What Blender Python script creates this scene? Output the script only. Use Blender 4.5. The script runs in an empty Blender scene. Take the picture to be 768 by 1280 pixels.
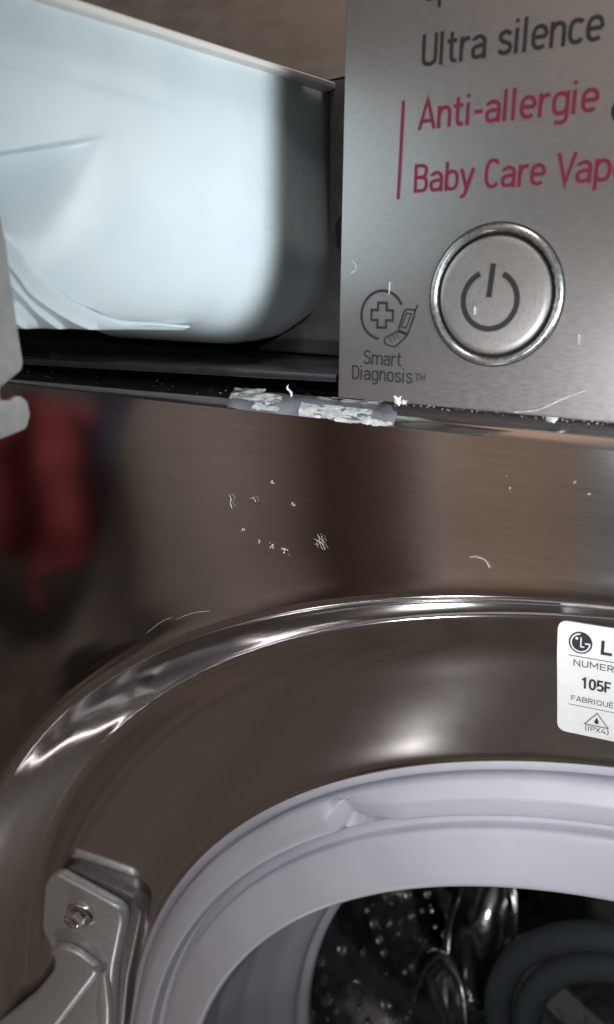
import bpy, bmesh, math, random
from mathutils import Vector, Matrix, noise
random.seed(7)
S = 0.001                                   # all shapes are written in millimetres
sc = bpy.context.scene
C = sc.collection

# ------------------------------------------------------------------ camera
cam_d = bpy.data.cameras.new('camera'); cam = bpy.data.objects.new('camera', cam_d); C.objects.link(cam)
cam_d.sensor_fit = 'VERTICAL'; cam_d.sensor_height = 36; cam_d.sensor_width = 36
cam_d.lens = 973.3 / 1280 * 36
cam_d.clip_start = 0.005; cam_d.clip_end = 50
r_ = Vector((0.84133358, 0.54040668, 0.01088244)); u_ = Vector((-0.15820257, 0.22694651, 0.96097202)); w_ = Vector((-0.51684596, 0.81021967, -0.27643145))
cam.matrix_world = Matrix(((r_.x, u_.x, -w_.x, 0), (r_.y, u_.y, -w_.y, -0.140), (r_.z, u_.z, -w_.z, 0), (0, 0, 0, 1)))
sc.camera = cam
cam_d.dof.use_dof = True; cam_d.dof.focus_distance = 0.185; cam_d.dof.aperture_fstop = 20

# ------------------------------------------------------------------ light
world = bpy.data.worlds.new('World'); sc.world = world; world.use_nodes = True
bg = world.node_tree.nodes['Background']
bg.inputs[0].default_value = (0.75, 0.68, 0.62, 1); bg.inputs[1].default_value = 0.045

def lamp(name, loc, target, size, watts, col, size_y=None, spread=180):
    d = bpy.data.lights.new(name, 'AREA'); o = bpy.data.objects.new(name, d); C.objects.link(o)
    d.shape = 'ELLIPSE' if size_y else 'DISK'; d.size = size * S
    if size_y: d.size_y = size_y * S
    d.energy = watts; d.color = col; d.spread = math.radians(spread)
    o.location = Vector(loc) * S
    o.rotation_euler = (Vector(target) - Vector(loc)).to_track_quat('-Z', 'Y').to_euler()
    return o
lamp('side_lamp', (150, -60, -40), (-103, 26, -5), 140, .053, (0.90, 0.97, 1.0), spread=43)
lamp('phone_torch', (-34, -150, -45), (-40, 0, -128), 9, .062, (0.98, 0.98, 1.0), spread=101)
lamp('low_lamp', (-165, -112, -600), (-60, 30, -180), 28, 0.10, (1.0, 0.97, 0.98), size_y=18)
lamp('overhead_fill_light', (100, -300, 1000), (-420, -640, -350), 250, 2.6, (1.0, 0.94, 0.89), spread=75)  # added fill from above, brightens what the steel mirrors

sc.view_settings.view_transform = 'Standard'; sc.view_settings.look = 'None'
sc.view_settings.exposure = 0.8; sc.view_settings.gamma = 1.0
sc.render.engine = 'CYCLES'

# ------------------------------------------------------------------ materials
def mat(name, col, rough=0.5, metal=0.0, spec=0.5):
    m = bpy.data.materials.new(name); m.use_nodes = True
    b = m.node_tree.nodes['Principled BSDF']
    b.inputs['Base Color'].default_value = (*col, 1); b.inputs['Roughness'].default_value = rough
    b.inputs['Metallic'].default_value = metal; b.inputs['Specular IOR Level'].default_value = spec
    return m
def add_noise(m, scale, col_a, col_b, stretch=(1, 1, 1), rough=None, bump=0.0, bump_dist=0.0001, detail=4, lo=0.35, hi=0.65):
    """procedural grain: colour between two tones, optional roughness range and bump"""
    nt = m.node_tree; b = nt.nodes['Principled BSDF']
    tc = nt.nodes.new('ShaderNodeTexCoord'); mp = nt.nodes.new('ShaderNodeMapping'); mp.inputs['Scale'].default_value = stretch
    nt.links.new(tc.outputs['Object'], mp.inputs['Vector'])
    n = nt.nodes.new('ShaderNodeTexNoise'); n.inputs['Scale'].default_value = scale; n.inputs['Detail'].default_value = detail
    nt.links.new(mp.outputs[0], n.inputs['Vector'])
    r = nt.nodes.new('ShaderNodeMapRange'); r.inputs['From Min'].default_value = lo; r.inputs['From Max'].default_value = hi
    nt.links.new(n.outputs['Fac'], r.inputs['Value'])
    if col_a:
        x = nt.nodes.new('ShaderNodeMix'); x.data_type = 'RGBA'
        x.inputs['A'].default_value = (*col_a, 1); x.inputs['B'].default_value = (*col_b, 1)
        nt.links.new(r.outputs[0], x.inputs['Factor']); nt.links.new(x.outputs['Result'], b.inputs['Base Color'])
    if rough:
        q = nt.nodes.new('ShaderNodeMapRange'); q.inputs['To Min'].default_value = rough[0]; q.inputs['To Max'].default_value = rough[1]
        nt.links.new(r.outputs[0], q.inputs['Value']); nt.links.new(q.outputs[0], b.inputs['Roughness'])
    if bump:
        bp = nt.nodes.new('ShaderNodeBump'); bp.inputs['Strength'].default_value = bump; bp.inputs['Distance'].default_value = bump_dist
        nt.links.new(n.outputs['Fac'], bp.inputs['Height'])
        if b.inputs['Normal'].links: nt.links.new(b.inputs['Normal'].links[0].from_socket, bp.inputs['Normal'])
        nt.links.new(bp.outputs[0], b.inputs['Normal'])
    return m
M = {}
M['steel'] = add_noise(mat('dark_brushed_steel', (.3, .28, .27), .14, 1), 2600, (.53, .515, .505), (.60, .585, .575), (.02, 1, 1))
add_noise(M['steel'], 34, None, None, (1, 1, 1), (.086, .10), lo=.42, hi=.78)     # faint wipe marks: only the gloss changes
M['panel'] = add_noise(mat('satin_silver_panel', (.5, .49, .48), .36, .9), 2600, (.54, .535, .53), (.60, .595, .585), (.2, 1, 1), (.38, .45))
M['button'] = add_noise(mat('satin_button', (.55, .54, .53), .3, .9), 1800, (.58, .57, .555), (.65, .64, .625), (1, 1, 1), (.36, .43))
M['chrome'] = add_noise(mat('polished_metal', (.75, .75, .75), .12, 1), 700, None, None, (1, 1, 1), (.08, .2))
M['bezel'] = add_noise(mat('satin_bezel', (.7, .7, .69), .28, .95), 900, (.66, .66, .65), (.74, .74, .73), rough=(.22, .32))
M['white'] = add_noise(mat('white_plastic', (.74, .79, .82), .32), 60, (.62, .69, .73), (.67, .74, .77), (1, 1, 1), (.26, .38))
M['white'].node_tree.nodes['Principled BSDF'].inputs['Subsurface Weight'].default_value = .04
M['white'].node_tree.nodes['Principled BSDF'].inputs['Subsurface Radius'].default_value = (.002, .002, .002)
M['cream'] = mat('cream_plastic_rim', (.72, .70, .66), .35)
M['grey'] = add_noise(mat('grey_plastic', (.33, .33, .32), .42), 500, (.24, .24, .235), (.29, .29, .28), rough=(.36, .5))
M['frame'] = add_noise(mat('dark_grey_plastic', (.1, .1, .1), .38), 300, (.085, .083, .08), (.115, .11, .105), rough=(.3, .42))
M['gloss'] = add_noise(mat('glossy_black_plastic', (.03, .03, .032), .14), 200, (.026, .027, .03), (.04, .04, .042), rough=(.1, .2))
M['backmetal'] = add_noise(mat('brown_grey_metal', (.36, .34, .31), .38, .9), 400, (.44, .415, .375), (.50, .475, .435), (.3, 1, 1), (.33, .44))
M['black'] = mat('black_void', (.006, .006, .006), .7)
M['rubber'] = add_noise(mat('grey_rubber', (.42, .42, .46), .48), 40, (.505, .512, .575), (.545, .552, .61), rough=(.38, .52))
M['bracket'] = add_noise(mat('cast_alloy', (.5, .5, .5), .4, .55), 1200, (.58, .58, .58), (.68, .68, .675), rough=(.3, .44), bump=.05, bump_dist=.00005)
M['pad'] = add_noise(mat('dull_brown_alloy', (.2, .19, .18), .4, .6), 500, (.17, .16, .15), (.23, .22, .21), rough=(.35, .5))
M['drum'] = add_noise(mat('drum_steel', (.35, .35, .34), .2, 1), 60, (.45, .45, .44), (.62, .615, .60), rough=(.08, .2), bump=.3, bump_dist=.002)
M['drumring'] = mat('drum_ring_plastic', (.125, .155, .17), .38)
M['ink'] = mat('dark_print', (.030, .031, .036), .5)
M['pink'] = mat('pink_print', (.26, .022, .06), .45)
M['sticker'] = add_noise(mat('white_sticker', (.82, .83, .82), .45), 300, (.80, .81, .80), (.85, .86, .85))
M['film'] = add_noise(mat('tape_film', (.2, .2, .22), .3), 220, (.09, .09, .105), (.33, .33, .37), (.6, 1, 1), (.2, .5), .3, .0002)
M['flake'] = add_noise(mat('paper_flake', (.7, .72, .71), .6), 700, (.52, .55, .55), (.80, .82, .80), bump=.3, bump_dist=.0002)
M['lint'] = mat('white_lint', (.75, .75, .73), .6)
M['speck'] = mat('pale_dust_and_glints', (.62, .54, .48), .5)  # used for dust and for painted-in reflection spots
M['red'] = add_noise(mat('red_cloth', (.5, .02, .04), .8), 15, (.24, .03, .04), (.42, .08, .085))
M['blue'] = add_noise(mat('navy_cloth', (.03, .04, .12), .8), 20, (.02, .022, .05), (.06, .065, .11))
M['reflection_backdrop'] = add_noise(mat('banded_backdrop_tones', (.2, .15, .12), .8), 4.5, (.17, .11, .085), (.52, .45, .41), (1, 1, .10))
nt = M['reflection_backdrop'].node_tree; tc = nt.nodes.new('ShaderNodeTexCoord'); sx = nt.nodes.new('ShaderNodeSeparateXYZ'); mr = nt.nodes.new('ShaderNodeMapRange'); cr_ = nt.nodes.new('ShaderNodeValToRGB')
mr.inputs['From Min'].default_value = -1.0; mr.inputs['From Max'].default_value = 0.2
nt.links.new(tc.outputs['Object'], sx.inputs[0]); nt.links.new(sx.outputs['X'], mr.inputs['Value']); nt.links.new(mr.outputs[0], cr_.inputs['Fac'])
el = cr_.color_ramp.elements
el[0].position = .0; el[0].color = (.42, .375, .34, 1); el[1].position = 1; el[1].color = (.30, .33, .37, 1)
for p_, c_ in ((.34, (.36, .30, .265)), (.43, (.17, .095, .075)), (.53, (.20, .11, .085)), (.57, (.42, .37, .35)), (.60, (.36, .25, .19)), (.67, (.34, .24, .185)), (.71, (.28, .30, .33))):  # bands paint the tones that the steel front is to mirror
    e_ = el.new(p_); e_.color = (*c_, 1)
mx = nt.nodes.new('ShaderNodeMix'); mx.data_type = 'RGBA'; mx.inputs['Factor'].default_value = .22
old = nt.nodes['Principled BSDF'].inputs['Base Color'].links[0].from_socket
nt.links.new(cr_.outputs[0], mx.inputs['A']); nt.links.new(old, mx.inputs['B']); nt.links.new(mx.outputs['Result'], nt.nodes['Principled BSDF'].inputs['Base Color'])
M['floor'] = add_noise(mat('brown_floor', (.12, .07, .045), .45), 6, (.07, .055, .045), (.13, .10, .085), (4, 1, 1))

# ------------------------------------------------------------------ helpers
ROOTS = {}
def link(name, me, m, parent=None):
    o = bpy.data.objects.new(name, me); C.objects.link(o)
    if m: me.materials.clear(); me.materials.append(m)
    if parent:
        o.parent = parent
        if parent.type == 'EMPTY': o.matrix_parent_inverse = Matrix.Translation(-parent.location)
    return o
def mesh(name, verts, faces, m, parent=None, smooth=True, angle=None, recalc=True):
    me = bpy.data.meshes.new(name)
    me.from_pydata([Vector(v) * S for v in verts], [], faces)
    bm = bmesh.new(); bm.from_mesh(me)
    if recalc: bmesh.ops.recalc_face_normals(bm, faces=bm.faces)
    for f in bm.faces: f.smooth = smooth
    if angle is not None:
        for e in bm.edges:
            if len(e.link_faces) == 2 and e.calc_face_angle(0) > math.radians(angle): e.smooth = False
    bm.to_mesh(me); bm.free()
    return link(name, me, m, parent)
def from_bm(name, bm, m, parent=None, smooth=True, angle=35):
    bmesh.ops.recalc_face_normals(bm, faces=bm.faces)
    bmesh.ops.scale(bm, vec=(S, S, S), verts=bm.verts)
    for f in bm.faces: f.smooth = smooth
    for e in bm.edges:
        if len(e.link_faces) == 2 and e.calc_face_angle(0) > math.radians(angle): e.smooth = False
    me = bpy.data.meshes.new(name); bm.to_mesh(me); bm.free()
    return link(name, me, m, parent)
def box(name, lo, hi, m, parent=None, bevel=0.4, seg=3):
    bm = bmesh.new(); bmesh.ops.create_cube(bm, size=1)
    for v in bm.verts:
        for k in range(3): v.co[k] = lo[k] + (v.co[k] + .5) * (hi[k] - lo[k])
    if bevel: bmesh.ops.bevel(bm, geom=list(bm.edges), offset=bevel, segments=seg, profile=.5, affect='EDGES')
    return from_bm(name, bm, m, parent, angle=50)
def prism(name, poly, plane, lo, hi, m, parent=None, bevel=0.0, seg=3):
    """closed outline extruded with a rounded front edge; plane 'xz' extrudes along y, 'yz' along x"""
    from mathutils.geometry import tessellate_polygon
    mk = (lambda p, k: (p[0], k, p[1])) if plane == 'xz' else (lambda p, k: (k, p[0], p[1]))
    P = [Vector(p) for p in poly]; n = len(P)
    if sum(P[i - 1].x * P[i].y - P[i].x * P[i - 1].y for i in range(n)) < 0: P.reverse()
    N = []
    for i in range(n):
        d0 = (P[i] - P[i - 1]).normalized(); d1 = (P[(i + 1) % n] - P[i]).normalized(); t = (d0 + d1).normalized(); N.append(Vector((-t.y, t.x)))
    def ring(ins, k): return [mk(p + q * ins, k) for p, q in zip(P, N)]
    rows = [ring(bevel * (1 - math.sin(math.pi / 2 * j / seg)), lo + bevel * (1 - math.cos(math.pi / 2 * j / seg))) for j in range(seg + 1)] if bevel else [ring(0, lo)]
    if bevel: rows += [ring(bevel * (1 - math.cos(math.pi / 2 * j / seg)), hi - bevel * (1 - math.sin(math.pi / 2 * j / seg))) for j in range(seg + 1)]
    else: rows.append(ring(0, hi))
    v, f = grid(rows, True); tri = tessellate_polygon([[(p.x, p.y, 0) for p in P]]); o = len(v) - n
    f += [tuple(t) for t in tri] + [tuple(o + i for i in t) for t in tri]
    return mesh(name, v, f, m, parent, angle=32)
def round_poly(pts, rad, n=5):
    """round each corner of a polygon"""
    out = []; k = len(pts)
    for i in range(k):
        p0, p, p1 = Vector(pts[i - 1]), Vector(pts[i]), Vector(pts[(i + 1) % k])
        r = rad[i] if isinstance(rad, (list, tuple)) else rad
        if r <= 0: out.append(tuple(p)); continue
        a = (p0 - p); b = (p1 - p); d = min(r, a.length * .45, b.length * .45); a = p + a.normalized() * d; b = p + b.normalized() * d
        for j in range(n + 1):
            t = j / n; out.append(tuple((1 - t) ** 2 * a + 2 * t * (1 - t) * p + t * t * b))
    return out
def grid(rows, close=False):
    """verts and faces from a list of equally long rows"""
    n = len(rows[0]); v = [p for r in rows for p in r]; f = []
    for i in range(len(rows) - 1):
        for j in range(n if close else n - 1):
            f.append((i * n + j, i * n + (j + 1) % n, (i + 1) * n + (j + 1) % n, (i + 1) * n + j))
    return v, f
def ribbon2(path, w, closed=False):
    """mitred flat stroke in 2D -> verts2, faces"""
    k = len(path); vs = []
    P = [Vector(p) for p in path]
    for i in range(k):
        a = P[i - 1] if (i > 0 or closed) else None; b = P[(i + 1) % k] if (i < k - 1 or closed) else None
        d0 = (P[i] - a).normalized() if a is not None else None; d1 = (b - P[i]).normalized() if b is not None else None
        if d0 is None: d0 = d1
        if d1 is None: d1 = d0
        t = (d0 + d1); t = t.normalized() if t.length > 1e-6 else d0
        nrm = Vector((-t.y, t.x)); c = max(.35, nrm.dot(Vector((-d0.y, d0.x))))
        vs += [P[i] + nrm * (w / 2 / c), P[i] - nrm * (w / 2 / c)]
    fs = [(2 * i, 2 * i + 1, 2 * ((i + 1) % k) + 1, 2 * ((i + 1) % k)) for i in range(k if closed else k - 1)]
    return vs, fs
def strokes(name, paths, w, place, m, parent):
    """several strokes (list of (path, closed) or with own width) as one printed mark; place maps (u,v) -> (x,y,z)"""
    V = []; F = []
    for item in paths:
        pth, cl = item[0], item[1]; ww = item[2] if len(item) > 2 else w
        if not cl:                            # rounded ends
            a, b = Vector(pth[0]), Vector(pth[1]); pth = [tuple(a + (a - b).normalized() * ww * .25)] + list(pth)
            a, b = Vector(pth[-1]), Vector(pth[-2]); pth = list(pth) + [tuple(a + (a - b).normalized() * ww * .25)]
        v, f = ribbon2(pth, ww, cl); o = len(V); V += v; F += [tuple(i + o for i in q) for q in f]
    return mesh(name, [place(*p) for p in V], F, m, parent, smooth=False)
def arc(cx, cy, r, a0, a1, n=32, ry=None):
    return [(cx + r * math.cos(math.radians(a0 + (a1 - a0) * i / n)), cy + (ry or r) * math.sin(math.radians(a0 + (a1 - a0) * i / n))) for i in range(n + 1)]
def tube(name, pts, rad, m, parent=None, n=8, cap=True):
    P = [Vector(p) for p in pts]; rows = []; prev = None
    for i, p in enumerate(P):
        t = (P[min(i + 1, len(P) - 1)] - P[max(i - 1, 0)]).normalized()
        up = prev if prev is not None else (Vector((0, 1, 0)) if abs(t.y) < .9 else Vector((1, 0, 0)))
        a = (up - t * up.dot(t)).normalized(); b = t.cross(a); prev = a
        rr = rad[i] if isinstance(rad, (list, tuple)) else rad
        rows.append([tuple(p + (a * math.cos(2 * math.pi * k / n) + b * math.sin(2 * math.pi * k / n)) * rr) for k in range(n)])
    v, f = grid(rows, True)
    if cap: f += [tuple(range(n))[::-1], tuple(range(len(v) - n, len(v)))]
    return mesh(name, v, f, m, parent, angle=50)
def spline(pts, n=8):
    """Catmull-Rom through points of any dimension"""
    out = []; k = len(pts)
    for i in range(k - 1):
        p0, p1, p2, p3 = pts[max(i - 1, 0)], pts[i], pts[i + 1], pts[min(i + 2, k - 1)]
        for j in range(n):
            t = j / n
            out.append(tuple(.5 * (2 * b + (c - a) * t + (2 * a - 5 * b + 4 * c - d) * t * t + (3 * b - a - 3 * c + d) * t ** 3) for a, b, c, d in zip(p0, p1, p2, p3)))
    out.append(tuple(pts[-1])); return out
def sup(cx, cy, rx, ry, a0, a1, n=28, e=2.5):
    """arc of a squarish ellipse"""
    o = []
    for i in range(n + 1):
        t = math.radians(a0 + (a1 - a0) * i / n); c, q = math.cos(t), math.sin(t)
        o.append((cx + rx * math.copysign(abs(c) ** (2 / e), c), cy + ry * math.copysign(abs(q) ** (2 / e), q)))
    return o
def _glyphs():
    sp = lambda *p: spline([tuple(q) for q in p], 6)
    O = lambda cx, w, h, y0=.065: sup(cx, (h + y0) / 2, w, (h - y0) / 2, 0, 360)[:-1]
    g = {}
    bowl = (O(.235, .175, .665), True)
    g['o'] = ([bowl], .47)
    g['e'] = ([([(.06, .37), (.41, .37)], False), (sup(.235, .365, .175, .30, 0, 312), False)], .46)
    g['c'] = ([(sup(.235, .365, .175, .30, 42, 318), False)], .43)
    g['a'] = ([([(.39, 0), (.39, .40)] + sp((.39, .40), (.37, .57), (.23, .665), (.09, .6), (.075, .55))[1:], False), (sp((.39, .39), (.2, .39), (.07, .32), (.06, .2), (.1, .09), (.2, .065), (.33, .1), (.39, .17)), False)], .46)
    g['s'] = ([(sp((.36, .56), (.3, .645), (.21, .665), (.1, .62), (.075, .51), (.13, .415), (.22, .37), (.32, .315), (.365, .22), (.33, .105), (.21, .065), (.1, .095), (.05, .18)), False)], .43)
    arch = lambda x: [(x, .46)] + sp((x, .46), (x + .05, .6), (x + .17, .665), (x + .28, .6), (x + .31, .46))[1:] + [(x + .31, 0)]
    g['n'] = ([([(.065, 0), (.065, .73)], False), (arch(.075), False)], .45)
    g['m'] = ([([(.065, 0), (.065, .73)], False), (arch(.075), False), (arch(.385), False)], .76)
    g['r'] = ([([(.065, 0), (.065, .73)], False), (sp((.075, .44), (.11, .58), (.19, .655), (.31, .66)), False)], .33)
    g['i'] = ([([(.065, 0), (.065, .73)], False), ([(.065, .88), (.065, .99)], False)], .20)
    g['l'] = ([([(.065, 0), (.065, 1)], False)], .20)
    g['t'] = ([([(.14, .93), (.14, .22)] + sp((.14, .22), (.17, .1), (.24, .065), (.31, .068))[1:], False), ([(.01, .665), (.30, .665)], False)], .34)
    g['u'] = ([([(.39, .73), (.39, 0)], False), ([(.065, .73), (.065, .25)] + sp((.065, .25), (.1, .12), (.21, .065), (.33, .12), (.38, .25))[1:], False)], .46)
    g['b'] = ([([(.065, 0), (.065, 1)], False), bowl], .47)
    g['p'] = ([([(.065, -.25), (.065, .73)], False), bowl], .47)
    g['g'] = ([bowl, ([(.41, .73), (.41, -.05)] + sp((.41, -.05), (.37, -.17), (.24, -.215), (.1, -.18))[1:], False)], .48)
    g['y'] = ([([(.03, .73), (.215, .06)], False), ([(.41, .73), (.22, .03)] + sp((.22, .03), (.17, -.13), (.11, -.2), (.03, -.21))[1:], False)], .44)
    g['-'] = ([([(.03, .4), (.26, .4)], False)], .30)
    g[' '] = ([], .24)
    g['U'] = ([([(.07, 1), (.07, .28)] + sp((.07, .28), (.11, .13), (.26, .065), (.41, .13), (.45, .28))[1:] + [(.45, 1)], False)], .53)
    g['A'] = ([([(.02, 0), (.255, .98), (.49, 0)], False), ([(.1, .28), (.41, .28)], False)], .52)
    B = sp((.07, .53), (.26, .53), (.4, .47), (.44, .3), (.4, .12), (.26, .065), (.07, .065))
    g['B'] = ([([(.07, 0), (.07, 1)], False), (sp((.07, .935), (.27, .935), (.39, .88), (.42, .73), (.37, .58), (.26, .53)), False), (B, False)], .51)
    g['C'] = ([(sup(.265, .5, .195, .435, 42, 318), False)], .49)
    g['V'] = ([([(.02, 1), (.25, .02), (.48, 1)], False)], .49)
    g['S'] = ([(sp((.44, .8), (.36, .91), (.25, .935), (.12, .89), (.075, .75), (.12, .61), (.25, .53), (.39, .44), (.445, .29), (.4, .12), (.26, .065), (.12, .1), (.05, .22)), False)], .50)
    g['D'] = ([([(.07, 0), (.07, 1)], False), (sp((.07, .935), (.26, .935), (.4, .86), (.45, .68), (.45, .32), (.4, .14), (.26, .065), (.07, .065)), False)], .53)
    g['T'] = ([([(.0, .935), (.46, .935)], False), ([(.23, 0), (.23, .93)], False)], .5)
    g['M'] = ([([(.07, 0), (.07, .98), (.32, .3), (.57, .98), (.57, 0)], False)], .66)
    g['N'] = ([([(.07, 0), (.07, .98), (.47, .02), (.47, 1)], False)], .56)
    g['E'] = ([([(.43, .935), (.07, .935), (.07, .065), (.43, .065)], False), ([(.07, .51), (.39, .51)], False)], .49)
    g['É'] = (g['E'][0] + [([(.2, 1.12), (.32, 1.28)], False)], .49)
    g['F'] = ([([(.43, .935), (.07, .935), (.07, 0)], False), ([(.07, .5), (.38, .5)], False)], .46)
    g['R'] = ([([(.07, 0), (.07, 1)], False), (sp((.07, .935), (.28, .935), (.41, .86), (.44, .71), (.4, .54), (.28, .47), (.07, .47)), False), ([(.26, .47), (.46, 0)], False)], .53)
    g['P'] = (g['R'][0][:2], .5)
    g['O'] = ([(sup(.28, .5, .21, .435, 0, 360)[:-1], True)], .56)
    g['Q'] = (g['O'][0] + [([(.33, .22), (.5, -.03)], False)], .56)
    g['I'] = ([([(.08, 0), (.08, 1)], False)], .22)
    g['X'] = ([([(.03, 0), (.45, 1)], False), ([(.03, 1), (.45, 0)], False)], .5)
    g['L'] = ([([(.08, 1), (.08, .065), (.46, .065)], False)], .5)
    g['G'] = ([(sup(.28, .5, .21, .435, 48, 340) + [(.49, .5), (.3, .5)], False)], .58)
    g['0'] = ([(sup(.25, .5, .175, .435, 0, 360)[:-1], True)], .5)
    g['1'] = ([([(.08, .78), (.27, .95), (.27, 0)], False)], .5)
    g['5'] = ([([(.42, .935), (.11, .935), (.09, .5)] + sp((.09, .5), (.2, .58), (.34, .54), (.42, .42), (.42, .22), (.34, .1), (.22, .065), (.06, .16))[1:], False)], .5)
    g['4'] = ([([(.3, 1), (.05, .26), (.46, .26)], False), ([(.36, .5), (.36, 0)], False)], .5)
    g['('] = ([(sp((.2, 1.05), (.08, .75), (.06, .45), (.1, .1), (.2, -.15)), False)], .24)
    g[')'] = ([(sp((.04, 1.05), (.16, .75), (.18, .45), (.14, .1), (.04, -.15)), False)], .24)
    return g
GLYPH = _glyphs()
def text_mesh(name, body, place, size, weight, m, parent, fit, track=.035):
    """printed lettering from plain strokes; cap height = size, total width = fit; place maps (u,v) -> (x,y,z)"""
    x = 0; items = []
    for ch in body:
        st, adv = GLYPH[ch]
        items += [([(x + p[0], p[1]) for p in pth], cl) for pth, cl in st]; x += adv + track
    us = [p[0] for pth, _ in items for p in pth]; u0, u1 = min(us) - weight / 2, max(us) + weight / 2
    k = fit / (u1 - u0); V = []; F = []
    for i, (pth, cl) in enumerate(items):
        pts = [((p[0] - u0) * k, p[1] * size) for p in pth]
        v, f = ribbon2(pts, weight * size * (.5 + .5 * min(1, k / size)), cl); o = len(V)
        for q in v:
            a = place(q.x, q.y); V.append((a[0], a[1] - .006 * (i % 3), a[2]))
        F += [tuple(j + o for j in q) for q in f]
    return mesh(name, V, F, m, parent, smooth=False)
def tag(o, label=None, cat=None, group=None, kind=None):
    if label: o['label'] = label
    if cat: o['category'] = cat
    if group: o['group'] = group
    if kind: o['kind'] = kind
    return o
def smooth(a, b, x):
    t = max(0, min(1, (x - a) / (b - a))); return t * t * (3 - 2 * t)

# ------------------------------------------------------------------ setting
v, f = grid([[(x, y, -652) for x in (-2500, 2500)] for y in (-2500, 900)])
tag(mesh('floor', v, f, M['floor']), kind='structure')

# ------------------------------------------------------------------ the washing machine
wm = bpy.data.objects.new('washing_machine', None); C.objects.link(wm); wm.location = (0, .28, -.65)
wm.empty_display_size = .1
tag(wm, 'dark stainless front loading washing machine with open detergent drawer and door opening', 'washing machine')

# --- pressed steel front with the round door recess
GC = (28.3, -333.2)
RINGS = [  # centre x, centre z, radius, depth y
    (8.8, -329.7, 293, 2.0), (8.8, -329.7, 288, 1.95), (8.8, -329.7, 283, 1.7), (8.8, -329.7, 279.6, 1.4), (8.8, -329.7, 277.6, 1.5), (8.8, -329.7, 276, 2.3), (8.9, -329.2, 274.2, 4.5),
    (9.1, -325.5, 268.5, 9.5), (9.4, -321.5, 262, 14.5), (9.7, -318.5, 257, 18), (9.92, -316.5, 253.7, 19.9), (10.8, -317, 250.5, 21.3), (12.5, -318.3, 246.5, 23),
    (16.2, -321.9, 242.7, 26.4), (20, -325.5, 238.8, 29.8), (24, -329.2, 234.8, 33.3), (27.4, -332.4, 231.2, 36.3), (28.1, -333, 229.9, 36.6), (28.3, -333.2, 228.8, 37.6), (28.3, -333.2, 228.2, 40), (28.3, -333.2, 227.8, 50)]
prof = spline(RINGS, 6)
NS = 360
rows = []
X0, X1, Z0, Z1 = -330, 330, -645, -27.2
first = prof[0]
rect = []
angs = [2 * math.pi * k / NS for k in range(NS)]
for a in angs:
    dx, dz = math.cos(a), math.sin(a)
    tx = ((X1 if dx > 0 else X0) - first[0]) / dx if abs(dx) > 1e-9 else 1e9
    tz = ((Z1 if dz > 0 else Z0) - first[1]) / dz if abs(dz) > 1e-9 else 1e9
    t = min(tx, tz); rect.append((first[0] + dx * t, 2.0, first[1] + dz * t))
rows.append(rect)
rows.append([(first[0] + (first[2] + .5) * math.cos(a), 2.0, first[1] + (first[2] + .5) * math.sin(a)) for a in angs])
for c in prof: rows.append([(c[0] + c[2] * math.cos(a), c[3], c[1] + c[2] * math.sin(a)) for a in angs])
v, f = grid(rows, True)
front = mesh('front_panel', v, f, M['steel'], wm)
# rolled top edge of the steel front
def roll(x, s):
    """s 0..1 from the flat face up and over the top edge"""
    tilt = (x + 82) * .012 if x < -82 else 0
    a = min(1, s / .7) * math.pi / 2
    y = 2 + 5.2 * (1 - math.cos(a)); z = -27.2 + 5.0 * math.sin(a)
    if s > .7: y += (s - .7) / .3 * 40
    return (x, y, z + tilt * min(1, s / .35))
xs = [-330 + 660 * i / 60 for i in range(61)]
ss = [i / 20 for i in range(21)]
v, f = grid([[roll(x, s) for x in xs] for s in ss])
mesh('top_edge', v, f, M['steel'], front)
def dish(x, z):
    """depth of the recessed dish at a point (bisection along the profile)"""
    lo, hi = 54, len(prof) - 8
    f = lambda q: math.hypot(x - (prof[int(q)][0] * (1 - q % 1) + prof[int(q) + 1][0] * (q % 1)), z - (prof[int(q)][1] * (1 - q % 1) + prof[int(q) + 1][1] * (q % 1))) - (prof[int(q)][2] * (1 - q % 1) + prof[int(q) + 1][2] * (q % 1))
    for _ in range(30):
        m = (lo + hi) / 2
        if f(m) < 0: lo = m
        else: hi = m
    return prof[int(lo)][3] * (1 - lo % 1) + prof[int(lo) + 1][3] * (lo % 1)
# cabinet body behind the front
box('cabinet_side', (-331, 2.6, -645), (-327, 560, 90), M['frame'], wm, .3)
box('cabinet_side', (327, 2.6, -645), (331, 560, 90), M['frame'], wm, .3)
box('cabinet_top', (-331, 29, 90.2), (331, 560, 104), M['grey'], wm, 2)

# --- control panel
panel = box('control_panel', (-82.1, 0, -21.7), (330, 30, 104), M['panel'], wm, .35, 3)
on_panel = lambda u, w: (u, -.06, w)
def line_text(body, x, z, h, fit, m, weight=.125):
    return text_mesh('lettering', body, lambda u, w: (x + u, -.06, z + w), h, weight, m, panel, fit)
line_text('Ultra silence', -66.5, 37.6, 5.15, 31.0, M['ink'])
line_text('Anti-allergie', -66.7, 27.5, 4.95, 31.6, M['pink'])
line_text('Baby Care Vapeur', -66.9, 17.0, 4.85, 43.0, M['pink'])
line_text('Sp', -66.6, 47.7, 5.0, 5.0, M['ink'])
line_text('Smart', -76.3, -14.6, 2.85, 8.7, M['ink'], .12)
line_text('Diagnosis', -78.8, -17.75, 2.85, 13.6, M['ink'], .12)
line_text('TM', -64.8, -17.1, 1.35, 2.3, M['ink'], .14)
strokes('printed_bar', [([(-69.65, 32.5), (-69.95, 16.2)], False)], .62, on_panel, M['pink'], panel)
cx, cz = -72.4, -4.95
sym = [(arc(cx, cz, 4.6, 28, 262, 40), False, .55)]
q = .95; L = 2.35
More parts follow.
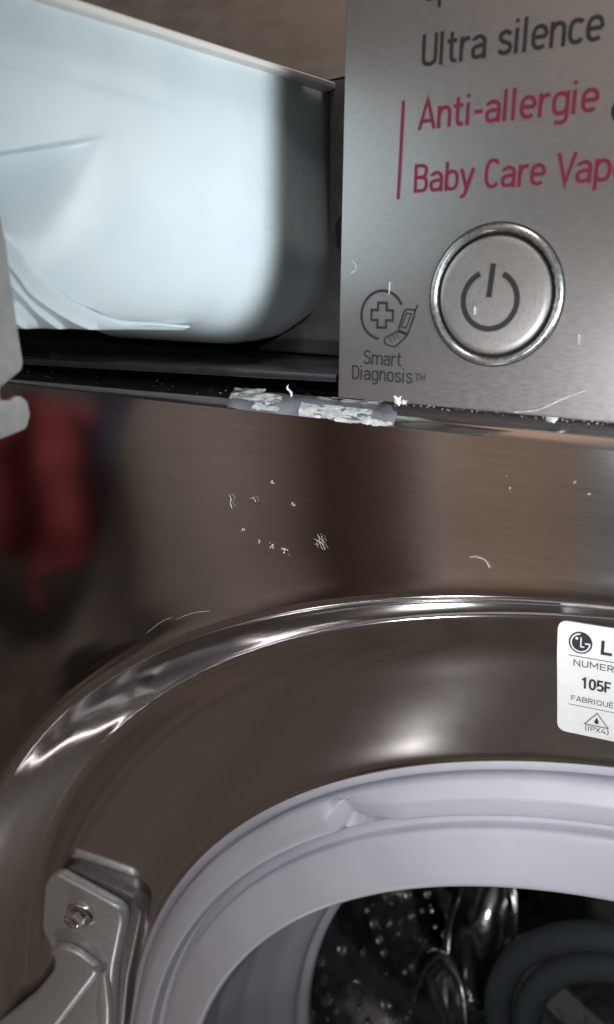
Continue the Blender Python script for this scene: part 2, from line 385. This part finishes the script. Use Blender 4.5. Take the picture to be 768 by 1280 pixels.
sym.append(([(cx + a * 1, cz + b) for a, b in ((-q, L), (q, L), (q, q), (L, q), (L, -q), (q, -q), (q, -L), (-q, -L), (-q, -q), (-L, -q), (-L, q), (-q, q))], True, .5))
sym.append((round_poly([(-68.75, -7.6), (-67.55, -3.7), (-65.35, -3.75), (-65.6, -5.2), (-66.7, -8.3)], [.2, .8, .5, .1, .2]), True, .36))
sym.append(([(-68.15, -7.0), (-67.15, -4.45), (-66.1, -4.55), (-67.1, -7.2)], True, .26))
sym.append((round_poly([(-68.95, -7.85), (-66.75, -8.55), (-69.4, -11.0), (-71.6, -10.4), (-71.7, -9.3)], [.2, .2, .9, .7, .6]), True, .36))
sym.append(([(-65.35, -4.0), (-64.95, -2.9)], False, .36))
for i in range(3):
    for j in range(3):
        bx, bz = -70.7 + j * .72 + i * .22, -9.25 + j * .42 - i * .38
        sym.append(([(bx, bz), (bx + .32, bz + .16)], False, .2))
strokes('printed_symbol', sym, .5, on_panel, M['ink'], panel)

# --- power button
BX, BZ = -50.0, -1.0
def lathe(name, profile, m, parent, cx=BX, cz=BZ, n=96, angle=35):
    rows = [[(cx + r * math.cos(2 * math.pi * k / n), y, cz + r * math.sin(2 * math.pi * k / n)) for k in range(n)] for r, y in profile]
    v, f = grid(rows, True); return mesh(name, v, f, m, parent, angle=angle)
btn = lathe('power_button', [(0.01, -.72), (3, -.715), (6, -.70), (9.0, -.68), (9.7, -.62), (10.1, -.45), (10.3, .0), (10.35, .4)], M['button'], wm)
lathe('bezel', [(12.25, -.02), (12.2, -.28)] + [(11.6 + .58 * math.cos(t), -.28 - .42 * math.sin(t)) for t in [math.pi * i / 10 for i in range(11)]] + [(10.9, -.2), (10.85, .3)], M['bezel'], btn, angle=60)
lathe('groove', [(12.0, -.03), (11, -.03), (9.8, -.025)], M['black'], btn)
lathe('shadow_gap', [(12.55, -.03), (12.2, -.03)], M['ink'], btn)
sym = [(arc(-50.55, -1.75, 5.0, 118, 422, 48), False, 1.0), ([(-50.35, 4.3), (-50.75, -1.0)], False, 1.0)]
def on_button(u, w):
    r = math.hypot(u - BX, w - BZ); return (u, -.78 + .0006 * r * r, w)
strokes('power_symbol', sym, 1.0, on_button, M['ink'], btn)
lathe('indicator_lamp', [(.01, -.05), (1.6, -.05), (2.1, -.02)], M['gloss'], panel, -31.1, 27.4, 32)

# --- drawer recess: back plates, frame with rounded cut-out, shelf
mo = []
cut = [(-102.3, 45.2), (-102, 21.7), (-101.5, 7), (-102.8, 1), (-104.4, -2.8), (-107.3, -6.7), (-111.4, -9.4), (-118.5, -13.2), (-122.9, -15)]
cut = spline(cut, 5)
poly = [(-82, 45.2)] + [tuple(c) for c in cut] + [(-122.9, -15.9), (-82, -15.9)]
frame = prism('recess_frame', poly, 'xz', 28, 29.5, M['frame'], wm, .25)
box('recess_top_panel', (-330, 28.2, 45.6), (-82, 30, 104), M['backmetal'], wm, .3)
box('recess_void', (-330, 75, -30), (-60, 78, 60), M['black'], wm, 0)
lathe('screw_hole', [(.01, 27.9), (4.2, 27.9), (4.6, 27.6), (4.9, 27.9)], M['gloss'], frame, -95.6, 12.6, 32)
def shelf_z(x): return -17.0 + (x + 82) * .023
rows = []
pf = [(60, 1.2), (28, 1.2), (6, .35), (1.0, .1), (.2, -.05), (-.2, -.35), (-.3, -.9), (-.2, -1.4), (.3, -1.7), (2, -1.8), (30, -1.8)]
for y, dz in pf: rows.append([(x, y, shelf_z(x) + dz) for x in (-330, -260, -200, -150, -110, -82.4)])
v, f = grid(rows); mesh('recess_shelf', v, f, M['gloss'], wm, angle=60)
# dark inner cavity between shelf and steel front
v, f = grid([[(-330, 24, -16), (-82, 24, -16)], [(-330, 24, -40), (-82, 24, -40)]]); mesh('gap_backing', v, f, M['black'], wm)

# --- detergent drawer, pulled out
def lip_z(y): return 42.5 + .05 * y
def bot_z(y): return -7.9 - .5 * smooth(-60, -10, y) - 6.0 * smooth(-8, 28, y)
RIB = [(-62.5, 7.5), (-59.2, 5.8), (-54, 1.86), (-42.3, -2.85), (-30.4, -5.8), (-7, -7.9), (12, -12)]
def edge_z(y):
    for a, b in zip(RIB, RIB[1:]):
        if a[0] <= y <= b[0]: return a[1] + (b[1] - a[1]) * (y - a[0]) / (b[0] - a[0])
    return 7.5 + (-62.5 - y) * .6 if y < -62.5 else -99
WX = -103.0
def body_x(y, z):
    d = min(.9995, max(0, bot_z(y) + 24 - z) / 24); return WX - 2.2 * smooth(2, 26, y) - (19 + 6 * smooth(2, 26, y)) * (1 - math.sqrt(1 - d * d))
ys = [-66 + i * 1.2 for i in range(int(116 / 1.2))]
rows = []
for i, y in enumerate(ys):
    row = []
    top = lip_z(y) - .4; zb = bot_z(y)
    zlow = max(zb, edge_z(y) - .2)
    zc = 18.3 + (y + 61.6) * .266; t = smooth(-40, -66, y)
    zs = [top + (zc - top) * k / 24 for k in range(24)] + [zc - .9 * k / 5 for k in range(6)] + [zc - .9 + (zlow - zc + .9) * k / 46 for k in range(1, 47)]
    for k, z in enumerate(zs):
        x = body_x(y, z)
        if z < zc: x -= 13.0 * t * smooth(zc, zc - .9, z) * (1 - smooth(zc - 1, zlow - 2, z))
        x += .35 * smooth(30, 31, z) * smooth(-24, -26, y)
        row.append((x, y, z))
    row += [(row[-1][0] - 4, y, zlow - .1), (row[-1][0] - 40, y, zlow - .1)]
    rows.append(row)
v, f = grid(rows)
drawer = mesh('detergent_drawer', v, f, M['white'], wm, angle=38)
tag(drawer, 'white plastic detergent drawer pulled out of its recess')
# far side and floor of the drawer
box('drawer_side', (-232, -66, -8), (-229, 49, 40), M['white'], drawer, .5)
box('drawer_floor', (-229, -64, -6.5), (-119, 45.8, -5), M['white'], drawer, .4)
box('drawer_back', (-229, 46, -12), (-105, 49, 42), M['white'], drawer, .5)
# rim along the top
rows = []
for y in [-70 + i * 3 for i in range(34)]:
    z = lip_z(y)
    rows.append([(-104.5, y, z - .6), (-101.4, y, z - .6), (-100.9, y, z - .3), (-100.8, y, z + .5), (-101.3, y, z + .9), (-104.5, y, z + .9), (-104.8, y, z - .6)])
v, f = grid(rows); mesh('rim', v, f, M['cream'], drawer, angle=50)
# stepped ribs under the front of the side
ribs = [[(-64, 9.4), (-58.8, 5.4), (-53.6, 1.4), (-42, -3.3), (-30, -6.3), (-16, -7.6), (-6, -8.4)],
        [(-62, 5), (-56.2, 1.45), (-51.4, -1.6), (-43.7, -5), (-38.2, -7.0), (-31, -8.2)],
        [(-62, .6), (-55.9, -2.4), (-49.3, -5.3), (-45.7, -6.6), (-39, -7.9)],
        [(-62, -2.0), (-55.9, -4.25), (-50.4, -6.3), (-45, -7.6)],
        [(-62, -4.2), (-56, -6.0), (-50, -7.3)]]
for k, rb in enumerate(ribs):
    pts = spline(rb, 6); rows = []
    for i, (y, z) in enumerate(pts):
        e = 1 - smooth(.4, 1, i / (len(pts) - 1)); hgt = (1.5 if k == 0 else 1.0) * e + .05
        zf = -7.0 - (y + 56) * .045; lo = lambda q: max(q, zf)
        xx = body_x(y, max(z, bot_z(y) + 1)) + .9 * e - k * .5
        rows.append([(xx - 8, y, z + .35), (xx - .8, y, z + .3), (xx - .25, y, lo(z + .1)), (xx, y, lo(z - .3)), (xx - .1, y, lo(z - hgt * .7)), (xx - 1.0, y, lo(z - hgt - .3)), (xx - 1.6, y, lo(z - hgt - 2.0)), (xx - 9, y, lo(z - hgt - 3))])
    v, f = grid(rows); mesh('rib', v, f, M['white'], drawer, angle=60)
# drawer front: side plate with hook, and the front board itself out of frame
poly = [(-92, 30), (-70, 26), (-66.4, 16), (-65.1, 9.4), (-64.4, 6.1), (-64.2, .65), (-63.8, -5.6), (-63.3, -11.3), (-63.7, -12.3), (-67.8, -14.6), (-67.9, -16.3), (-66.0, -16.7), (-65.2, -16.2), (-64.2, -16.15), (-63.1, -17.1), (-62.85, -19.1), (-63.8, -21.2), (-68.7, -22.1), (-92, -24)]
fp = prism('drawer_front', round_poly(poly, .5, 3), 'yz', -101.4, -99.6, M['grey'], drawer, .3)
box('front_board', (-330, -96, -30), (-82, -90, 44), M['panel'], fp, 1.0)

# --- door gasket
PINCH = 124.6
GAS = [(226.5, 42), (226.9, 36), (226.6, 34.2), (225.6, 32.9), (224.2, 32.4), (222.6, 32.7), (221.7, 33.6), (221.3, 36), (221.1, 36), (220.9, 31), (220.6, 30.2), (220, 29.8),
       (217.2, 28.2), (216.8, 28.05), (216.2, 28.1), (211.8, 29.2), (211.3, 29.5), (211, 30), (210.6, 33), (210.3, 33.9), (209.6, 34.3), (207.6, 34.6), (207.2, 34.4), (207, 33.9), (206.8, 32), (206.6, 31.2), (206, 30.7), (200, 29.9), (192.4, 29.4), (191.2, 29.6), (190.5, 30.2), (190.3, 31.2), (190.8, 33.5),
       (193, 40), (194.5, 52), (192, 68), (186.5, 82), (181.5, 90), (179.6, 94), (180.2, 96), (179, 97.5), (177.2, 98.2), (176.4, 99.8), (177, 103), (182, 112), (240, 118)]
GAS = [(r * 1.0235, y + 4.2) for r, y in GAS]
gp = []
for i, (p, q) in enumerate(zip(GAS, GAS[1:])):
    k = max(1, int(math.hypot(p[0] - q[0], p[1] - q[1]) / 2.0)) if p[0] < 236 and q[0] < 236 else 1
    gp += [(p[0] + (q[0] - p[0]) * j / k, p[1] + (q[1] - p[1]) * j / k) for j in range(k)]
gp.append(GAS[-1])
rows = []
for k in range(0, 721):
    a = 2 * math.pi * k / 720; row = []
    deg = math.degrees(a)
    for r, y in gp:
        # small moulded pinch in the bead
        pin = math.exp(-abs((deg - PINCH) / .9) ** 3) + .55 * smooth(PINCH - 6, PINCH - .6, deg) * (deg < PINCH - .6)
        if 215.8 < r < 226.2 and y < 38.2: y = y + 6.0 * pin * smooth(226.1, 222.6, r); r2 = r + 2.6 * pin * smooth(226.1, 219, r)
        else: r2 = r
        row.append((GC[0] + r2 * math.cos(a), y, GC[1] + r2 * math.sin(a)))
    rows.append(row)
v, f = grid(rows)
mesh('door_gasket', v, f, M['rubber'], wm, angle=60)

# --- drum
DR = 238.0
drum = None
rows = []
for y in (112, 118, 150, 200, 250, 300, 340, 365, 376, 380): 
    r = DR - (0 if y < 366 else (y - 365) * .9)
    rows.append([(GC[0] + r * math.cos(2 * math.pi * k / 180), y, GC[1] + r * math.sin(2 * math.pi * k / 180)) for k in range(180)])
for r, y in ((200, 382), (150, 378), (100, 384), (40, 384), (.1, 384)):
    rows.append([(GC[0] + r * math.cos(2 * math.pi * k / 180), y, GC[1] + r * math.sin(2 * math.pi * k / 180)) for k in range(180)])
v, f = grid(rows, True)
drum = mesh('drum', v, f, M['drum'], wm, angle=40)
def wall(a, y, inset=0): return (GC[0] + (DR - inset) * math.cos(a), y, GC[1] + (DR - inset) * math.sin(a))
# perforation dimples: raised rims pressed into the wall and back
V = []; F = []
def dimple(c, nrm, rad):
    nrm = Vector(nrm).normalized(); a = nrm.orthogonal().normalized(); b = nrm.cross(a); o = len(V)
    for r, h in ((1.0, 0), (.85, .35), (.6, .42), (.42, .1), (.35, -.3)):
        for k in range(10):
            t = 2 * math.pi * k / 10; V.append(tuple(Vector(c) + (a * math.cos(t) + b * math.sin(t)) * rad * r + nrm * rad * h))
    for i in range(4):
        for k in range(10): F.append((o + i * 10 + k, o + i * 10 + (k + 1) % 10, o + (i + 1) * 10 + (k + 1) % 10, o + (i + 1) * 10 + k))
for i in range(60):
    for j in range(11):
        a = math.radians(170 + i * 2.6 + (1.3 if j % 2 else 0)); y = 130 + j * 21
        if i % 10 in (8, 9) or random.random() < .35: continue
        a += random.gauss(0, .006); y += random.gauss(0, 3)
        dimple(wall(a, y, .1), (-math.cos(a) + random.gauss(0, .12), random.gauss(0, .12), -math.sin(a) + random.gauss(0, .12)), random.uniform(2.2, 4.6))
for i in range(10):
    for j in range(9):
        a = math.radians(160 + i * 18); r = 60 + j * 15
        dimple((GC[0] + r * math.cos(a), 381.5 if r > 180 else 378.5, GC[1] + r * math.sin(a)), (0, -1, 0), 3.2)
for _ in range(330):                       # water beads clinging to the wall and back
    a = math.radians(random.uniform(175, 300)); y = random.uniform(125, 372); c = wall(a, y, 0); n = Vector((-math.cos(a), 0, -math.sin(a))); rad = random.uniform(.8, 2.4)
    t1 = n.orthogonal().normalized(); t2 = n.cross(t1); o = len(V)
    for q, h in ((1, 0), (.85, .5), (.5, .85), (.05, 1)):
        for k in range(10):
            w = 2 * math.pi * k / 10; V.append(tuple(Vector(c) + (t1 * math.cos(w) + t2 * math.sin(w)) * rad * q + n * rad * h * .8))
    for i in range(3):
        for k in range(10): F.append((o + i * 10 + k, o + i * 10 + (k + 1) % 10, o + (i + 1) * 10 + (k + 1) % 10, o + (i + 1) * 10 + k))
dm = mesh('perforations', V, F, M['chrome'], drum, angle=80); dm['kind'] = 'stuff'
# lifters: rounded paddles with a rolled rim, standing off the drum wall
def lobe(c, ax, ay, rot, depth, nrm):
    nrm = Vector(nrm).normalized(); up = Vector((0, .35, 1)); up = (up - nrm * up.dot(nrm)).normalized(); sd = up.cross(nrm)
    u = up * math.cos(rot) + sd * math.sin(rot); w = nrm.cross(u); rows = []
    for r, h in ((1.12, -.1), (1.08, .25), (1.02, .36), (.96, .3), (.9, .05), (.75, -.35), (.5, -.7), (.25, -.9), (.01, -1)):
        rows.append([tuple(Vector(c) + w * ax * r * math.cos(2 * math.pi * k / 48) + u * ay * r * math.sin(2 * math.pi * k / 48) + nrm * (h * depth + 6)) for k in range(48)])
    v, f = grid(rows, True); return mesh('lifter', v, f, M['drum'], drum)
lobe((-147, 338, -466), 25, 52, .25, 16, (.55, -.45, .6))
lobe((-150, 262, -500), 22, 50, .25, 14, (.6, -.3, .7))
lobe((190, 338, -466), 25, 52, -.25, 16, (-.55, -.45, .6))
# ring ridges standing off the drum's back
for rr, wd in ((98, 9.5), (77, 9.5)):
    pts = [(-18 + rr * math.cos(2 * math.pi * k / 96), 300, -482 + rr * .98 * math.sin(2 * math.pi * k / 96)) for k in range(97)]
    tube('back_ridge', pts, wd, M['drumring'], drum, 14, False)

# --- door hinge bracket with bolt
def seat(x, z): return 26.5 + .277 * (x + 205) - .098 * (z + 215)     # the dish around the hinge, as a slanted plane
def slanted(o):
    """lean a prism built at constant depth onto the slanted seat (its depths are then relative to the seat)"""
    for v in o.data.vertices: v.co.y += seat(v.co.x / S, v.co.z / S) * S
    return o
pl = [(-216.7, -221.8), (-213.2, -215.6), (-209.9, -213.8), (-187.7, -222.2), (-184.8, -224.9), (-185.2, -229.7), (-193, -256.9), (-201.2, -304.6), (-240.8, -321.5), (-226.6, -281.9), (-221.2, -268.6), (-219.2, -259), (-220.3, -251.2), (-222.2, -245.8)]
hinge = slanted(prism('hinge_bracket', round_poly(pl, [2, 2, 2, 2, 2, 2.5, 6, 2, 2, 4, 3, 3, 3, 3], 5), 'xz', -9, -4.2, M['bracket'], wm, 1.2, 4))
pd = [(-217.6, -222.9), (-209.1, -213.1), (-184, -220.5), (-180.5, -226.5), (-183.1, -236.2), (-191.8, -267), (-200.5, -310), (-234, -324.3), (-223.5, -285.8)]
slanted(prism('mounting_pad', round_poly(pd, 3, 4), 'xz', -4, 8, M['pad'], hinge, 1.0, 3))
# arm that carries the door, standing in front of the plate, and the flange along its right side
am = [(-216.9, -252.3), (-211.6, -247.2), (-204.9, -248.2), (-196.8, -254.2), (-196.6, -257.3), (-223.2, -299.8), (-269.6, -361.4), (-281.8, -339.8), (-249.3, -304.3), (-227, -278.1), (-216.5, -262.1), (-214.9, -255)]
slanted(prism('hinge_arm', round_poly(am, [2, 3, 4, 2, 2, 3, 3, 2, 4, 6, 3, 2], 4), 'xz', -13, -8.8, M['bracket'], hinge, 1.8, 5))
slanted(prism('side_flange', round_poly([(-196.6, -258), (-194.2, -258), (-195.6, -276.9), (-199.5, -301.6), (-202.6, -302.9), (-201.9, -279.4)], .8, 3), 'xz', -11.5, -8.8, M['bracket'], hinge, .8, 3))
bz = (-202.2, -230.8); by = seat(*bz)
hexa = [(bz[0] + 3.5 * math.cos(math.radians(60 * k + 12)), bz[1] + 3.5 * math.sin(math.radians(60 * k + 12))) for k in range(6)]
bolt = slanted(prism('bolt', hexa, 'xz', -14.4, -10.6, M['chrome'], hinge, .6, 3))
slanted(lathe('washer', [(.1, -10.5), (5.0, -10.5), (5.4, -10.2), (5.6, -9.6), (5.6, -8.8)], M['chrome'], bolt, bz[0], bz[1], 40))
slanted(lathe('bolt_socket', [(2.2, -14.45), (2.0, -14.65), (1.6, -13.6), (.1, -13.5)], M['chrome'], bolt, bz[0], bz[1], 6))

# --- rating label on the dish
LU = (.998, .06); LV = (.012, 1.195); LO = (-37.6, -68.2)
def lab(u, w, off=.16):
    x = LO[0] + LU[0] * u + LV[0] * w; z = LO[1] + LU[1] * u + LV[1] * w
    return (x, dish(x, z) - off, z)
W, H = 51, 28.0
rc = 2.0; rows = []
for i in range(41):
    u = W * i / 40 if 0 < i < 40 else (0 if i == 0 else W)
    rows.append(u)
us = [0, .15, .35, .6, .9, 1.3, 1.7, 2.0] + [2 + (W - 4) * i / 24 for i in range(1, 25)] + [W - 1.7, W - 1.3, W - .9, W - .6, W - .35, W - .15, W]
rows = []
for u in us:
    e = min(u, W - u); c = 0 if e >= rc else rc - math.sqrt(max(0, rc * rc - (rc - e) ** 2))
    rows.append([lab(u, -c - (H - 2 * c) * k / 16) for k in range(17)])
v, f = grid(rows); label = mesh('rating_label', v, f, M['sticker'], wm)
tag(label, 'white printed rating sticker on the steel recess')
def lt(body, u, w, h, fit, weight=.12):
    return text_mesh('lettering', body, lambda a, b: lab(u + a, w + b, .24), h, weight, M['ink'], label, fit)
lt('LG', 8.9, -6.0, 3.0, 6.0, .22)
lt('NUMERO', 3.5, -9.9, 1.55, 10.4, .13)
lt('105F', 5.2, -15.3, 2.7, 6.6, .18)
lt('FABRIQUÉ', 3.1, -19.0, 1.35, 9.3, .12)
lt('(IPX4)', 6.3, -26.4, 1.35, 5.3, .12)
on_label = lambda u, w: lab(u, w, .24)
lines = [([(2.6, -7.5), (14, -7.5), (48, -7.5)], False, .16), ([(2.4, -20.1), (14, -20.1), (48, -20.1)], False, .14), ([(6.2, -24.7), (8.9, -21.2), (11.4, -24.7)], True, .22)]
strokes('printed_line', lines, .2, on_label, M['ink'], label)
drop = [(8.85, -22.3), (9.2, -23.1), (9.35, -23.6), (9.1, -24.05), (8.85, -24.15), (8.55, -24.05), (8.3, -23.6), (8.5, -23.1)]
mesh('printed_drop', [lab(u, w, .24) for u, w in drop], [tuple(range(8))], M['ink'], label)
em = [(4.9 + 2.45 * math.cos(2 * math.pi * k / 40), -4.3 + 2.45 * math.sin(2 * math.pi * k / 40)) for k in range(40)]
emb = mesh('emblem', [lab(u, w, .24) for u, w in em], [tuple(range(40))], M['ink'], label)
mk = [(arc(4.9, -4.3, 1.95, 95, 358, 30), False, .3), ([(6.85, -4.3), (5.9, -4.3)], False, .3), ([(5.0, -3.1), (5.0, -5.1), (5.7, -5.1)], False, .28), (arc(4.1, -3.4, .16, 0, 330, 10), True, .3)]
strokes('emblem_mark', mk, .3, lambda u, w: lab(u, w, .31), M['sticker'], label)

# ------------------------------------------------------------------ loose things
def on_roll(x, s, off=.15):
    a = roll(x, s); b = roll(x, s + .01); t = Vector((b[0] - a[0], b[1] - a[1], b[2] - a[2])); n = Vector((0, -t.z, t.y)).normalized()
    if n.y > 0: n = -n
    return tuple(Vector(a) + n * off)
def ragged(name, x0, x1, s0, s1, m, parent, off, seed, thr, curl=0.0, nx=60, ny=12, freq=.16):
    """torn sheet lying on the rolled edge: cells are kept where a noise field is high"""
    P = {}; V = []; F = []
    def vid(i, j):
        if (i, j) not in P:
            x = x0 + (x1 - x0) * i / nx; s = s0 + (s1 - s0) * j / ny
            h = noise.noise(Vector((x * .25, s * 14, seed * 3.1)))
            P[(i, j)] = len(V); V.append(on_roll(x + .2 * noise.noise(Vector((i * 1.7, j * 2.3, seed))), s, off + abs(h) * curl))
        return P[(i, j)]
    for i in range(nx):
        for j in range(ny):
            x = x0 + (x1 - x0) * (i + .5) / nx; s = (j + .5) / ny
            e = min(1, (i + .5) / 4, (nx - i - .5) / 4, (j + .5) / 1.5, (ny - j - .5) / 1.5)
            if noise.fractal(Vector((x * freq, s * 2.2, seed * 7.7)), 1.0, 2.0, 4) * .9 + e * .5 > thr:
                F.append((vid(i, j), vid(i + 1, j), vid(i + 1, j + 1), vid(i, j + 1)))
    o = mesh(name, V, F, m, parent)
    return o
tape = ragged('tape_residue', -113, -69.6, .02, .5, M['film'], None, .10, 3, .06, .0, 170, 24)
tag(tape, 'torn grey tape residue stuck along the steel edge below the drawer', 'tape')
ragged('paper_flake', -93, -75, .03, .30, M['flake'], tape, .14, 11, .26, .5, 110, 22, .2)
ragged('paper_flake', -113, -104, .22, .55, M['flake'], tape, .14, 5, .20, .8, 70, 22, .16)
ragged('paper_flake', -106, -98, .05, .42, M['flake'], tape, .16, 17, .30, .8, 60, 22, .16)
ragged('paper_flake', -84, -70, .0, .12, M['flake'], tape, .2, 23, .30, .3, 90, 8, .3)
ragged('paper_flake', -90, -74, .38, .50, M['flake'], tape, .2, 29, .42, .3, 90, 8, .3)
# curl of tape standing up
pts = spline([(-95.2, 2.2, -23.0), (-94.9, 1.6, -22.0), (-95.5, 1.0, -21.0), (-95.3, 1.1, -20.2)], 5)
rows = [[(x - .25 * math.sin(i * .25), y, z), (x + .2 + .1 * math.sin(i * .3), y + .2, z + .1)] for i, (x, y, z) in enumerate(pts)]
v, f = grid(rows); mesh('curled_shred', v, f, M['flake'], tape)

def blob(name, c, r, m, parent=None, seed=0, flat=.6):
    bm = bmesh.new(); bmesh.ops.create_icosphere(bm, subdivisions=2, radius=1)
    for w in bm.verts:
        k = 1 + .35 * noise.noise(w.co * 1.5 + Vector((seed * 3.3, 0, 0)))
        w.co = Vector((c[0] + w.co.x * r * k, c[1] + w.co.y * r * k * flat, c[2] + w.co.z * r * k))
    return from_bm(name, bm, m, parent, angle=80)
cr = blob('white_crumb', (-68.3, .2, -21.3), .85, M['lint'], None, 1)
tag(cr, 'small white crumb cluster at the lower edge of the control panel', 'crumb')
for i, (dx, dz, r) in enumerate(((1.3, -.2, .5), (-.7, .7, .35), (.6, .75, .3), (2.0, .1, .22), (.3, -.8, .3))):
    blob('crumb_piece', (-68.3 + dx, .1, -21.3 + dz), r, M['lint'], cr, i + 4)
ch = blob('plastic_shaving', (-38.0, 1.0, -21.6), 1.25, M['flake'], None, 9, .5)
tag(ch, 'curled plastic shaving with a long thin bristle below the power button', 'shaving')
tube('bristle', spline([(-44.5, -.2, -21.4), (-40, -.9, -20.4), (-36, -.7, -18.2), (-32.2, -.4, -16.4)], 5), [.1] * 15 + [.06], M['flake'], ch, 5)
def fibre(pts, r, lab_, y=1.5):
    o = tube('lint_fibre', spline([(p[0], y - .25 * (i % 2), p[1]) for i, p in enumerate(pts)], 5), r, M['lint'], None, 5)
    return tag(o, lab_, 'fibre')
fb = fibre([(-88.3, -54.2), (-87.2, -54.4), (-86.2, -55.0), (-85.2, -56.2)], .032, 'star shaped white lint tuft on the steel below the tape')
for p in ([(-87.4, -53.0), (-86.7, -53.9), (-87.5, -54.9), (-87.1, -56.0)], [(-88.0, -55.4), (-87.0, -55.2), (-86.1, -54.1), (-86.4, -53.2)], [(-86.2, -53.6), (-85.8, -54.6), (-86.5, -55.3), (-85.9, -56.3)]):
    tube('strand', spline([(a, 1.4, b) for a, b in p], 5), .03, M['lint'], fb, 5)
fibre([(-112.3, -47.6), (-111.6, -48.6), (-112.1, -49.6), (-111.3, -50.8)], .05, 'short wavy pale fibre left of the ring of spots')
fibre([(-106.2, -47.6), (-105.0, -47.2), (-104.5, -48.2)], .045, 'tiny bent pale fibre above the ring of spots')
fibre([(-51.6, -51.3), (-50, -50.9), (-48.3, -51.4), (-47.3, -52.6)], .045, 'thin arched pale fibre above the recess right of centre')
fibre([(-70.95, 1.3), (-70.8, .2), (-71.0, -1.0)], .08, 'short white fibre upright on the printed diagnosis symbol', -.25)
fibre([(-53.3, -2.9), (-53.15, -3.6), (-53.2, -4.3)], .10, 'short white fibre lying on the power button', -.8)
fibre([(-34.5, -7.2), (-34.3, -8.8)], .07, 'tiny white fleck on the panel right of the power button', -.2)
fibre([(-79.3, 5.2), (-78.4, 4.4), (-78.6, 3.4), (-79.4, 3.0)], .05, 'small curled fibre near the panel left edge', -.2)
fibre([(-142, -91.3), (-136, -86.3), (-132.5, -84.4)], .04, 'long pale scuff stroke on the steel just above the recess rim', 1.6)
fibre([(-131.0, -84.6), (-125, -81.2), (-119, -79.2)], .04, 'second pale scuff stroke nearer the middle above the recess rim', 1.6)
# dust, and spots painted in as pale reflections
V = []; F = []
def speck(x, y, z, r):
    o = len(V); n = 7
    V.append((x, y - r * .35, z))
    for k in range(n):
        t = 2 * math.pi * k / n; q = r * random.uniform(.7, 1.15); V.append((x + q * math.cos(t), y, z + q * math.sin(t)))
    for k in range(n): F.append((o, o + 1 + k, o + 1 + (k + 1) % n))
for x, z, r in ((-108.6, -55.7, .45), (-96.5, -58.4, .62), (-100.4, -58.3, .5), (-103.9, -57.8, .4), (-99.9, -43, .45), (-94.4, -47.4, .42), (-44.8, -36.2, .2), (-33, -33.3, .22), (-30.4, -35.1, .2)):  # reflected light spots on the steel, painted in as pale specks
    for _ in range(9): speck(x + random.gauss(0, r * .7), 1.98, z + random.gauss(0, r * .6), r * random.uniform(.15, .5))
for _ in range(70): speck(random.uniform(-190, -10), 1.98, random.uniform(-52, -29), random.uniform(.03, .07))
for _ in range(70): speck(random.uniform(-81, -10), -.02, random.uniform(-21, 45), random.uniform(.03, .06))
for _ in range(70): speck(random.choice((-64, -58, -47, -36, -30)) + random.gauss(0, 3), .3, -21.95 + random.gauss(0, .2), random.uniform(.04, .15))
for _ in range(60):
    x = random.uniform(-200, -84); p = roll(x, random.uniform(.2, .7)); speck(x, p[1] - .05, p[2] + .03, random.uniform(.05, .13))
dust = mesh('dust_and_glint_specks', V, F, M['speck']); tag(dust, 'fine pale dust specks and painted reflection spots on the front', 'dust', kind='stuff')

# ------------------------------------------------------------------ things seen only in the steel's reflection
def drape(name, poly_x, z0, z1, y, m, amp, freq, seed, rag=0.0):
    rows = []
    for j in range(31):
        t = j / 30; xa, xb = poly_x(t); z = z1 + (z0 - z1) * t; row = []
        for i in range(61):
            s = i / 60; x = xa + (xb - xa) * s
            z = z1 + (z0 - z1) * t * (1 + rag * noise.noise(Vector((x * .012, seed, .5)))) + rag * 60 * noise.noise(Vector((x * .01, seed, 3.5)))
            row.append((x, y + amp * math.sin(x * freq + 1.3 * math.sin(t * 2 + seed)) + amp * .6 * noise.noise(Vector((x * freq * .7, z * .004, seed))), z))
        rows.append(row)
    v, f = grid(rows); return mesh(name, v, f, m)
cur = drape('brown_reflection_backdrop', lambda t: (min(-634, -634 - .534 * (60 - (800 - 1450 * t))), 900), -650, 800, -620, M['reflection_backdrop'], 18, .016, 1)  # added unseen backdrop, shaped and coloured for the steel to reflect
tag(cur, 'added brown backdrop, banded to give the brushed steel front its reflected tones', 'reflection_backdrop')
rc_ = drape('red_cloth', lambda t: (-1500, -860 - 60 * math.sin(t * 9) - 140 * t), -440, -170, -700, M['red'], 55, .028, 4, .7)
tag(rc_, 'crumpled red cloth mirrored at the left of the steel front', 'cloth')
bc = drape('navy_cloth', lambda t: (-930 + 40 * math.sin(t * 6), -700 - 120 * t), -420, -130, -690, M['blue'], 30, .02, 8, .6)
tag(bc, 'dark blue cloth mirrored beside the red one', 'cloth')
